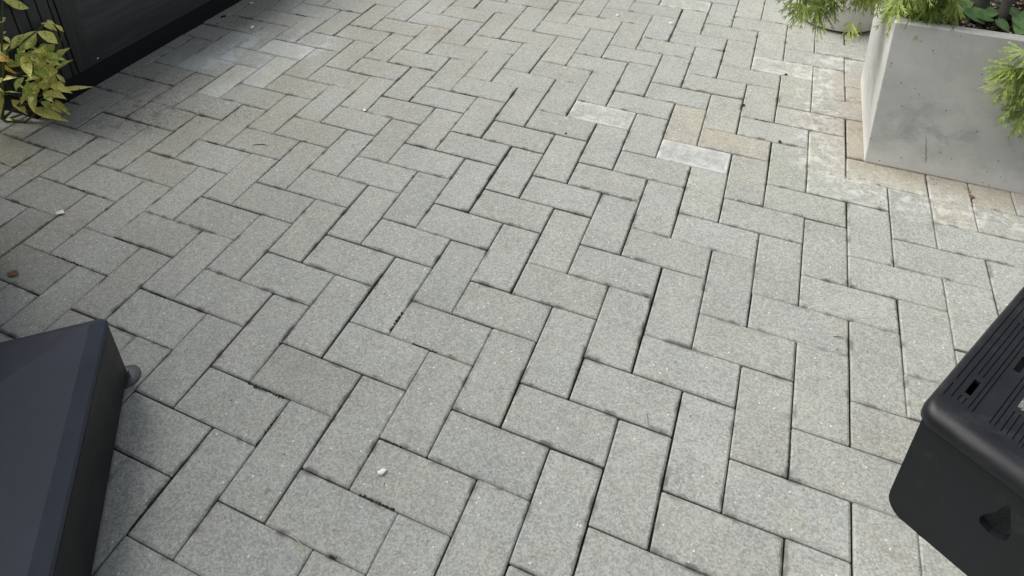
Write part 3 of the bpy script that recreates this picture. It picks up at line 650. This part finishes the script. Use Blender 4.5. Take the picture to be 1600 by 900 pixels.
# ---------------------------------------------------------------- gold-dust plant
AUC=[[-10.3, -0.89, 4.12, -10.31, -0.26, 3.54, 0.26, 0], [-9.98, -0.09, 3.11, -9.84, 0.03, 2.94, 0.13, 0], [-10.31, -0.08, 2.95, -10.1, 0.18, 2.58, 0.2, 0], [-9.97, 0.1, 2.87, -9.93, 0.26, 2.55, 0.12, 0], [-10.22, -0.33, 2.8, -10.02, 0.03, 2.22, 0.3, 0], [-10.31, -0.3, 2.79, -10.3, -0.99, 2.37, 0.31, 0], [-10.3, -0.69, 2.87, -10.31, -1.21, 2.59, 0.25, 0], [-10.0, -0.09, 2.29, -10.18, -0.45, 1.94, 0.29, 1], [-10.3, -0.28, 1.53, -9.86, 0.26, 2.01, 0.28, 0], [-10.18, -0.26, 1.38, -9.83, 0.21, 1.61, 0.15, 0], [-10.32, -0.37, 2.8, -10.31, -0.63, 2.3, 0.14, 1], [-10.32, -1.18, 3.5, -10.3, -0.99, 3.58, 0.18, 2], [-10.36, -1.27, 3.11, -10.32, -1.1, 3.17, 0.08, 2], [-10.33, -1.28, 3.08, -10.3, -1.13, 2.77, 0.13, 2], [-10.84, -1.28, 2.48, -10.32, -1.11, 2.76, 0.28, 0], [-10.71, -1.27, 2.61, -10.38, -1.29, 2.36, 0.26, 0], [-10.31, -0.87, 2.28, -10.12, -0.33, 2.14, 0.2, 1], [-10.32, -0.47, 2.16, -10.3, -0.29, 2.24, 0.14, 2], [-10.31, -1.1, 2.41, -10.32, -0.93, 1.88, 0.28, 1], [-10.33, -0.6, 2.14, -10.3, -0.41, 1.77, 0.26, 0], [-10.59, -1.27, 2.18, -10.33, -1.09, 1.97, 0.26, 1], [-10.75, -1.27, 2.41, -10.32, -1.28, 2.23, 0.28, 3], [-10.3, -1.01, 2.55, -10.32, -0.85, 2.19, 0.19, 1], [-10.26, -0.45, 2.21, -10.15, -0.18, 2.31, 0.17, 1], [-10.33, -0.78, 1.87, -10.24, -0.38, 1.22, 0.22, 0], [-10.33, -0.68, 1.91, -10.3, -0.26, 1.34, 0.14, 0], [-11.04, -1.28, 1.97, -10.3, -0.85, 1.35, 0.36, 3], [-10.3, -0.92, 1.53, -10.32, -0.65, 1.05, 0.29, 0], [-10.3, -1.07, 1.45, -10.33, -1.1, 0.5, 0.36, 1], [-11.08, -1.28, 0.71, -10.58, -1.28, 0.26, 0.23, 0], [-10.33, -1.25, 0.93, -10.78, -1.27, 0.54, 0.22, 2], [-10.33, -1.24, 0.55, -9.2, -0.96, 0.14, 0.28, 0], [-10.3, -0.58, 0.38, -9.84, -0.7, 0.14, 0.27, 0], [-10.32, -0.92, 0.59, -10.3, -0.62, 0.15, 0.21, 1], [-10.27, -0.51, 0.43, -9.44, -0.7, 0.14, 0.15, 0], [-10.32, -0.43, 0.68, -9.52, 0.36, 0.57, 0.15, 0], [-10.08, -0.2, 0.74, -10.31, -0.61, 0.45, 0.3, 0], [-10.31, -0.85, 0.67, -10.31, -0.49, 0.58, 0.11, 2], [-10.3, -0.33, 1.15, -10.3, -0.69, 1.06, 0.15, 0], [-10.3, -0.77, 1.28, -10.31, -0.38, 1.18, 0.18, 0], [-10.33, -0.17, 1.18, -10.3, -0.01, 0.76, 0.12, 2], [-11.23, -1.33, 1.4, -11.02, -1.28, 1.36, 0.12, 3], [-10.98, -1.31, 1.52, -10.3, -1.26, 1.69, 0.18, 2], [-11.13, -1.62, 0.18, -10.9, -1.58, 0.14, 0.11, 1], [-10.28, -0.38, 0.85, -10.18, -0.11, 0.75, 0.21, 0], [-11.15, -1.34, 1.02, -10.39, -1.28, 1.11, 0.07, 1], [-10.44, -1.29, 1.49, -10.32, -1.16, 1.21, 0.06, 2]]
AST=[[[-11.41, -1.56, 0.06], [-11.32, -1.36, 0.84], [-10.73, -1.29, 2.08], [-10.33, -1.27, 2.59]], [[-11.45, -1.51, 0.07], [-10.79, -1.28, 0.61], [-10.31, -1.07, 1.14], [-10.32, -0.71, 1.27]], [[-11.34, -1.57, 0.06], [-10.83, -1.28, 0.24], [-10.3, -1.21, 0.52]], [[-11.48, -1.55, 0.06], [-11.16, -1.28, 1.53], [-10.33, -1.28, 3.03]], [[-11.35, -1.53, 0.06], [-10.64, -1.37, 0.06], [-10.3, -1.05, 0.37]], [[-10.32, -0.92, 0.81], [-10.31, -0.49, 0.79], [-10.29, -0.2, 1.29], [-10.26, -0.17, 1.33]], [[-10.83, -1.27, 0.55], [-10.32, -1.02, 0.64], [-10.31, -0.44, 0.71]], [[-10.2, -0.1, 1.91], [-10.06, 0.06, 2.17], [-9.91, 0.23, 2.57]], [[-10.31, -0.28, 2.77], [-10.22, -0.13, 2.91], [-10.19, -0.09, 2.94]], [[-10.31, -0.28, 1.26], [-10.31, -0.44, 0.76], [-10.31, -0.8, 0.55]], [[-10.32, -0.71, 1.27], [-10.32, -0.4, 1.68], [-10.25, -0.16, 1.88]], [[-10.33, -1.27, 2.59], [-10.3, -0.92, 2.63], [-10.3, -0.33, 2.77]], [[-10.54, -1.28, 1.67], [-10.32, -0.88, 1.83], [-10.32, -0.51, 1.96]], [[-10.33, -1.28, 3.03], [-10.32, -1.11, 3.58], [-10.31, -0.89, 4.14]], [[-10.05, 0.07, 2.62], [-10.03, 0.09, 2.34]]]

auc = thing("variegated_shrub", "yellow-speckled leafy green shrub growing against the black cabinet corner", "shrub", (-11.45, -1.6, 0))
AO = Vector((-11.45, -1.6, 0)); r = random.Random(2)
TINT = [(1, 1, 1, 1), (.68, .82, .75, 1), (1.15, 1.15, 1.6, 1), (1.2, .85, .75, 1)]
toward = (Vector((10.48, -12.48, 12.66)) - Vector((-10.3, -.5, 1.5))).normalized()
def aucuba(A, B, w, tone):
    A, B = Vector(A), Vector(B); d = B-A; L = d.length; d.normalize()
    nrm = (toward + Vector((r.uniform(-.3, .3), r.uniform(-.3, .3), r.uniform(.3, 1.1)))); nrm = (nrm - d*nrm.dot(d)).normalized(); sd = d.cross(nrm)
    arch = r.uniform(.06, .15)*L; curl = r.uniform(-.06, .1)*L; fold = r.uniform(.2, .6); n = 9; vs = []; fs = []
    for i in range(n+1):
        t = i/n; hw = w*.54*(math.sin(math.pi*t**.78)**1.15 if 0 < t < 1 else 0) + (.012 if i == 0 else 0)
        if i > 2 and i < n-1: hw *= r.uniform(.9, 1.08)
        c = A + d*(L*t) + nrm*(arch*4*t*(1-t)*.6) + sd*(curl*4*t*(1-t)) - Vector((0, 0, .05*L*t*t))*0
        vs += [tuple(c + sd*hw + nrm*(hw*fold)), tuple(c + sd*hw*.5 + nrm*(hw*fold*.35)), tuple(c), tuple(c - sd*hw*.5 + nrm*(hw*fold*.35)), tuple(c - sd*hw + nrm*(hw*fold))]
    for i in range(n):
        for k in range(4): a = 5*i+k; fs.append((a, a+1, a+6, a+5))
    o = mesh("leaf", [tuple(Vector(v)-AO) for v in vs], fs, M_AUC, auc, True)
    k = r.uniform(.85, 1.1); tt = TINT[tone]; o.color = (tt[0]*k, tt[1]*k, tt[2]*k, 1)
for (ax, ay, az, bx, by, bz, w, tn) in AUC: aucuba((ax, ay, az), (bx, by, bz), w, tn)
for i in range(72):                                             # more leaves that fill the bush
    q = r.random()
    a = Vector((r.uniform(-11.7, -10.7), r.uniform(-2.0, -1.5), r.uniform(.7, 3.3))) if q < .5 else Vector((r.uniform(-10.25, -9.95), r.uniform(-1.3, -.35), r.uniform(.9, 2.5)))
    aucuba(a, a + Vector((r.uniform(-.1, .75), r.uniform(-.55, .25), r.uniform(-.55, .45))), r.uniform(.17, .28), r.choice((0, 0, 1, 2)))
for s in AST:
    b = MB(); b.tube([tuple(Vector(p)-AO) for p in s], [.045-.022*i/(len(s)-1) for i in range(len(s))], 6)
    flat_by_angle(b.build("stem", M_STEM, auc), 60)

# ---------------------------------------------------------------- black box with hipped lid
box = thing("storage_box", "low black plastic box with shallow hipped lid and small grey foot", "box", (-.852, -12.363, 0), math.atan2(-.766, .643))
b = MB(); b.loops([rrect(-3.97, 3.97, -3.97, 3.97, .12, .10), rrect(-4, 4, -4, 4, .14, .18), rrect(-4, 4, -4, 4, .14, 1.52), rrect(-3.97, 3.97, -3.97, 3.97, .13, 1.54)], True, True)
flat_by_angle(b.build("body", M_BOXP, box), 35)
b = MB(); b.loops([rrect(-4.0, 4.0, -4.0, 4.0, .14, 1.55), rrect(-4.015, 4.015, -4.015, 4.015, .15, 1.60), rrect(-3.985, 3.985, -3.985, 3.985, .15, 1.66), rrect(-3.83, 3.83, -3.83, 3.83, .06, 1.765), rrect(-3.77, 3.77, -3.77, 3.77, .03, 1.80),
                   rrect(-3.0, 3.0, -3.0, 3.0, .02, 1.985), rrect(-.05, .05, -.05, .05, .01, 2.66)], True, True)
flat_by_angle(b.build("lid", M_BOXLID, box), 8)
for sx in (-1, 1):
    for sy in (-1, 1):
        cxx, cyy = sx*3.93, sy*3.93
        b = MB(); b.loops([[(cxx+p[0]*1.0, cyy+p[1], p[2]) for p in circ(.25, 0, 24)], [(cxx+p[0], cyy+p[1], p[2]) for p in circ(.27, .012, 24)], [(cxx+p[0], cyy+p[1], p[2]) for p in circ(.27, .035, 24)], [(cxx+p[0], cyy+p[1], p[2]) for p in circ(.25, .05, 24)], [(cxx+p[0], cyy+p[1], p[2]) for p in circ(.08, .055, 24)], [(cxx+p[0], cyy+p[1], p[2]) for p in circ(.08, .2, 24)]], True, True)
        flat_by_angle(b.build("foot", M_FOOT, box), 40)

# ---------------------------------------------------------------- ribbed plastic footstool
st = thing("footstool", "black plastic step stool with ribbed slotted top and rounded rim", "stool", (13.55, -3.62, 0), math.atan2(-.507, .862))
SW, SL, SH = 3.55, 4.25, 2.30
def rim(i_s, i_t, z, rr): return rrect(i_s, SW-i_s, i_t, SL-i_t, rr, z, 5)
b = MB(); b.loops([rim(.12, .34, SH, .004), rim(.08, .24, SH-.008, .10), rim(.045, .14, SH-.04, .17), rim(.015, .06, SH-.11, .22), rim(0, .01, SH-.2, .25), rim(0, .0, SH-.30, .25), rim(.012, .015, SH-.325, .25), rim(.07, .09, SH-.33, .22), rim(.07, .09, SH-.36, .22)], False, False)
flat_by_angle(b.build("rim", M_STOOL, st), 60)
# ribbed plate: a cell grid with grooves sunk 2.5 mm and slots cut right through
x0, x1, y0, y1 = .12, SW-.12, .34, SL-.34; gw = .018
grooves, slots = [], []
for gk in range(3):
    c = .675 + 1.1*gk
    for off, a, z in ((-.53, .48, .80), (-.53, .93, y1-.14), (-.435, .54, y1-.14), (-.35, .54, .69), (-.35, 1.27, 2.9), (-.35, 3.45, y1-.14), (-.275, .54, .69), (-.275, 1.27, 2.9), (-.275, 3.45, y1-.14), (-.185, .525, y1-.14), (-.12, .52, y1-.14),
                      (.12, .53, y1-.14), (.185, .53, y1-.14), (.275, .53, 1.045), (.275, 1.64, 2.65), (.35, .53, 1.05), (.35, 1.64, 2.65), (.435, .52, y1-.14), (.52, .53, y1-.14)):
        if a < z: grooves.append((c+off-gw/2, c+off+gw/2, a, z))
    slots += [(c-.345, c-.257, .78, 1.145), (c-.05, c+.045, 1.815, 2.2), (c+.262, c+.348, 1.15, 1.53), (c-.345, c-.257, 3.0, 3.36), (c-.05, c+.045, 3.55, 3.9), (c+.262, c+.348, 2.75, 3.1)]
xs = sorted({round(v, 4) for q in grooves+slots for v in q[:2]} | {x0, x1}); ysl = sorted({round(v, 4) for q in grooves+slots for v in q[2:]} | {y0, y1})
def height(x, y):
    for s in slots:
        if s[0] < x < s[1] and s[2] < y < s[3]: return None
    for s in grooves:
        if s[0] < x < s[1] and s[2] < y < s[3]: return SH-.028
    return SH
nx, ny = len(xs)-1, len(ysl)-1
hh = [[height((xs[i]+xs[i+1])/2, (ysl[j]+ysl[j+1])/2) for j in range(ny)] for i in range(nx)]
b = MB(); ZB = SH-.06
# merge equal cells along t to keep the plate light
for i in range(nx):
    j = 0
    while j < ny:
        k = j
        while k+1 < ny and hh[i][k+1] == hh[i][j]: k += 1
        h = hh[i][j]
        if h is not None:
            b.add([(xs[i], ysl[j], h), (xs[i+1], ysl[j], h), (xs[i+1], ysl[k+1], h), (xs[i], ysl[k+1], h)], [(0, 1, 2, 3)])
            b.add([(xs[i], ysl[j], ZB), (xs[i], ysl[k+1], ZB), (xs[i+1], ysl[k+1], ZB), (xs[i+1], ysl[j], ZB)], [(0, 1, 2, 3)])
        j = k+1
def hz(i, j):
    if 0 <= i < nx and 0 <= j < ny: return hh[i][j] if hh[i][j] is not None else ZB
    return SH
for i in range(nx+1):
    for j in range(ny):
        a, c = hz(i-1, j), hz(i, j)
        if a != c: b.add([(xs[i], ysl[j], a), (xs[i], ysl[j+1], a), (xs[i], ysl[j+1], c), (xs[i], ysl[j], c)], [(0, 1, 2, 3)])
for j in range(ny+1):
    for i in range(nx):
        a, c = hz(i, j-1), hz(i, j)
        if a != c: b.add([(xs[i], ysl[j], a), (xs[i+1], ysl[j], a), (xs[i+1], ysl[j], c), (xs[i], ysl[j], c)], [(0, 1, 2, 3)])
b.build("ribbed_top", M_STOOL, st)
def panel(name, outline, hole, to3, thick):
    """flat panel with an optional hole, extruded inwards"""
    bm = bmesh.new(); edges = []
    for lp in [outline] + ([hole] if hole else []):
        vv = [bm.verts.new((x, z, 0)) for x, z in lp]
        edges += [bm.edges.new((vv[k], vv[(k+1) % len(vv)])) for k in range(len(vv))]
    bmesh.ops.triangle_fill(bm, edges=edges, use_beauty=True, use_dissolve=False)
    ext = bmesh.ops.extrude_face_region(bm, geom=bm.faces[:])
    for v in [e for e in ext['geom'] if isinstance(e, bmesh.types.BMVert)]: v.co.z = 1.0
    bmesh.ops.recalc_face_normals(bm, faces=bm.faces[:])
    bm.verts.index_update()
    o = mesh(name, [to3(v.co.x, v.co.y, v.co.z*thick) for v in bm.verts], [[v.index for v in f.verts] for f in bm.faces], M_STOOL, st)
    bm.free(); return flat_by_angle(o, 30)
def arc(cx, cz, r, a0, a1, n=6): return [(cx+r*math.cos(math.radians(a0+(a1-a0)*k/n)), cz+r*math.sin(math.radians(a0+(a1-a0)*k/n))) for k in range(n+1)]
zt = SH-.34
front = [(.08, zt), (.10, .35)] + arc(.42, .32, .32, 180, 270)[1:] + [(SW-.42, 0)] + arc(SW-.42, .32, .32, 270, 360)[1:] + [(SW-.08, zt)]
HOLE = [(1.22,1.10),(1.255,1.01),(1.40,.96),(1.56,1.0),(1.61,1.08),(1.61,1.23),(1.50,1.53),(1.47,1.61),(1.44,1.63),(1.41,1.61),(1.395,1.52),(1.34,1.33),(1.26,1.21)]
panel("side_panel", front, HOLE, lambda s, z, d: (s, .10-.34*(zt-z)/zt + d, z), .14)
back = [(.08, zt), (.08, .3), (.12, 0), (.6, 0), (.8, 1.2), (1.1, 1.6), (SW-1.1, 1.6), (SW-.8, 1.2), (SW-.6, 0), (SW-.12, 0), (SW-.08, .3), (SW-.08, zt)]
panel("side_panel", back, None, lambda s, z, d: (s, SL-.10 - d, z), .14)
left = [(.12, zt), (-.10, .3), (.0, 0), (2.0, 0), (2.15, 1.2), (2.4, 1.5), (3.3, 1.5), (3.5, 1.2), (3.6, 0), (SL-.12, 0), (SL-.12, zt)]
right = [(.12, zt), (-.05, .35), (.0, 0), (.75, 0), (1.1, 1.0), (1.6, 1.45), (SL-1.6, 1.45), (SL-1.1, 1.0), (SL-.75, 0), (SL-.12, 0), (SL-.12, zt)]
br_ = MB(); br_.box(.2, .78, 1.2, 1.26, .7, SH-.145); br_.build("brace", M_STOOL, st)
panel("side_panel", left, None, lambda t, z, d: (.09+d, t, z), .12)
panel("side_panel", right, None, lambda t, z, d: (SW-.09-d, t, z), .12)

# ---------------------------------------------------------------- small things lying on the paving
def chip(name, label, cat, x, y, s, m, seed, fl=.45, group=None):
    b = MB(); r = random.Random(seed); lump(b, 0, 0, s*fl*.6, s, r, fl)
    o = b.build(name, m, None, False, (x, y, .004)); return tag(o, label, cat, group)
G1 = "pale chips lying on the paving"
chip("stone_chip", "largest white stone chip, on the paving between the black box and stool", "stone", 5.4, -6.55, .07, M_CHALK, 1, .6, G1)
chip("stone_chip", "small white chip in a joint of the upper left paving, alone between box and cabinet", "stone", -1.09, 3.04, .06, M_CHALK, 2, .5, G1)
chip("stone_chip", "small pale chip near the top edge, left of its twin", "stone", 4.67, 12.38, .075, M_CHALK, 3, .6, G1)
chip("stone_chip", "small pale chip near the top edge, closer to the round pot", "stone", 6.77, 12.46, .075, M_CHALK, 4, .6, G1)
chip("stone_chip", "tiny white chip next to the black cabinet plinth, farthest along it", "stone", -9.9, 8.15, .07, M_CHALK, 5, .5, G1)
chip("stone_chip", "flat white chip among dark crumbs by the black cabinet", "stone", -8.39, 6.4, .10, M_CHALK, 6, .3, G1)
chip("stone_chip", "tiny pale chip on a paver left of the concrete planter", "stone", 10.14, 8.54, .045, M_CHALK, 7, .6, G1)
G2 = "dark crumbs lying on the paving"
chip("dirt_crumb", "dark crumb in the joint below the chalky white paver in mid patio", "dirt", 5.24, 4.16, .04, M_DARK, 11, .6, G2)
chip("dirt_crumb", "dark crumb in a joint left of the concrete planter's middle", "dirt", 10.0, 7.61, .06, M_DARK, 12, .6, G2)
chip("dirt_crumb", "flat dark crumb in a joint just left of the planter's near corner", "dirt", 11.2, 6.02, .065, M_DARK, 13, .5, G2)
chip("dirt_crumb", "dark crumb at the lower edge of the white paver near the pot", "dirt", 11.14, 10.04, .06, M_DARK, 14, .5, G2)
chip("dirt_crumb", "large black crumb beside the cabinet plinth", "dirt", -10.08, 6.71, .09, M_DARK, 15, .7, G2)
chip("dirt_crumb", "brown crumb stuck in the joint below the planter's front face", "dirt", 16.02, 5.33, .075, M_BROWN, 16, .5, G2)
def sliver(name, label, cat, pts, w, m, group=None):
    b = MB(); p0 = Vector(pts[0]); b.tube([tuple(Vector(p)-p0) for p in pts], [w*.6] + [w]*(len(pts)-2) + [w*.3], 5)
    return tag(b.build(name, m, None, True, tuple(p0)), label, cat, group)
b = MB(); b.add([(0, 0, .03), (.10, -.03, .01), (.19, .01, .04), (.24, .08, .02), (.13, .13, .05), (.02, .09, .015), (.11, .05, .075)], [(0,1,6),(1,2,6),(2,3,6),(3,4,6),(4,5,6),(5,0,6)])
tag(b.build("torn_scrap", M_CHALK, None, False, (-6.05, -3.95, .01)), "torn white scrap lying across a joint on the left paving", "scrap")
b = MB(); b.add([(0, 0, .02), (.12, -.05, .015), (.24, .0, .04), (.30, .1, .02), (.16, .14, .07), (.03, .10, .02), (.14, .05, .05)], [(0,1,6),(1,2,6),(2,3,6),(3,4,6),(4,5,6),(5,0,6)])
tag(b.build("dry_leaf", M_BROWN, None, False, (-5.25, -5.85, .01)), "small curled brown dry leaf at the left edge of the paving", "leaf")
G3 = "bits of straw lying on the paving"
sliver("twig", "thin dark twig lying on a paver right of the cabinet", "twig", [(-3.2, .28, .015), (-3.05, .37, .02), (-2.9, .42, .016), (-2.75, .42, .012)], .010, M_DARK)
sliver("straw", "straw blade crossing a joint left of the step stool", "straw", [(9.45, -3.72, .02), (9.5, -3.86, .03), (9.56, -4.02, .012)], .009, M_STRAW, G3)
sliver("straw", "curved straw blade in a joint at the bottom edge, lowest of the straws", "straw", [(4.5, -7.98, .02), (4.68, -8.0, .03), (4.84, -8.05, .025), (4.95, -8.12, .01)], .010, M_STRAW, G3)
sliver("straw", "straw stub standing in the joint nearest the black box's side", "straw", [(3.72, -7.62, .0), (3.70, -7.55, .06), (3.66, -7.46, .03)], .009, M_STRAW, G3)
sliver("straw", "short dark straw at a paver's edge near the stool's far end", "straw", [(12.7, -.62, .012), (12.8, -.60, .02), (12.92, -.56, .012)], .009, M_DARK, G3)
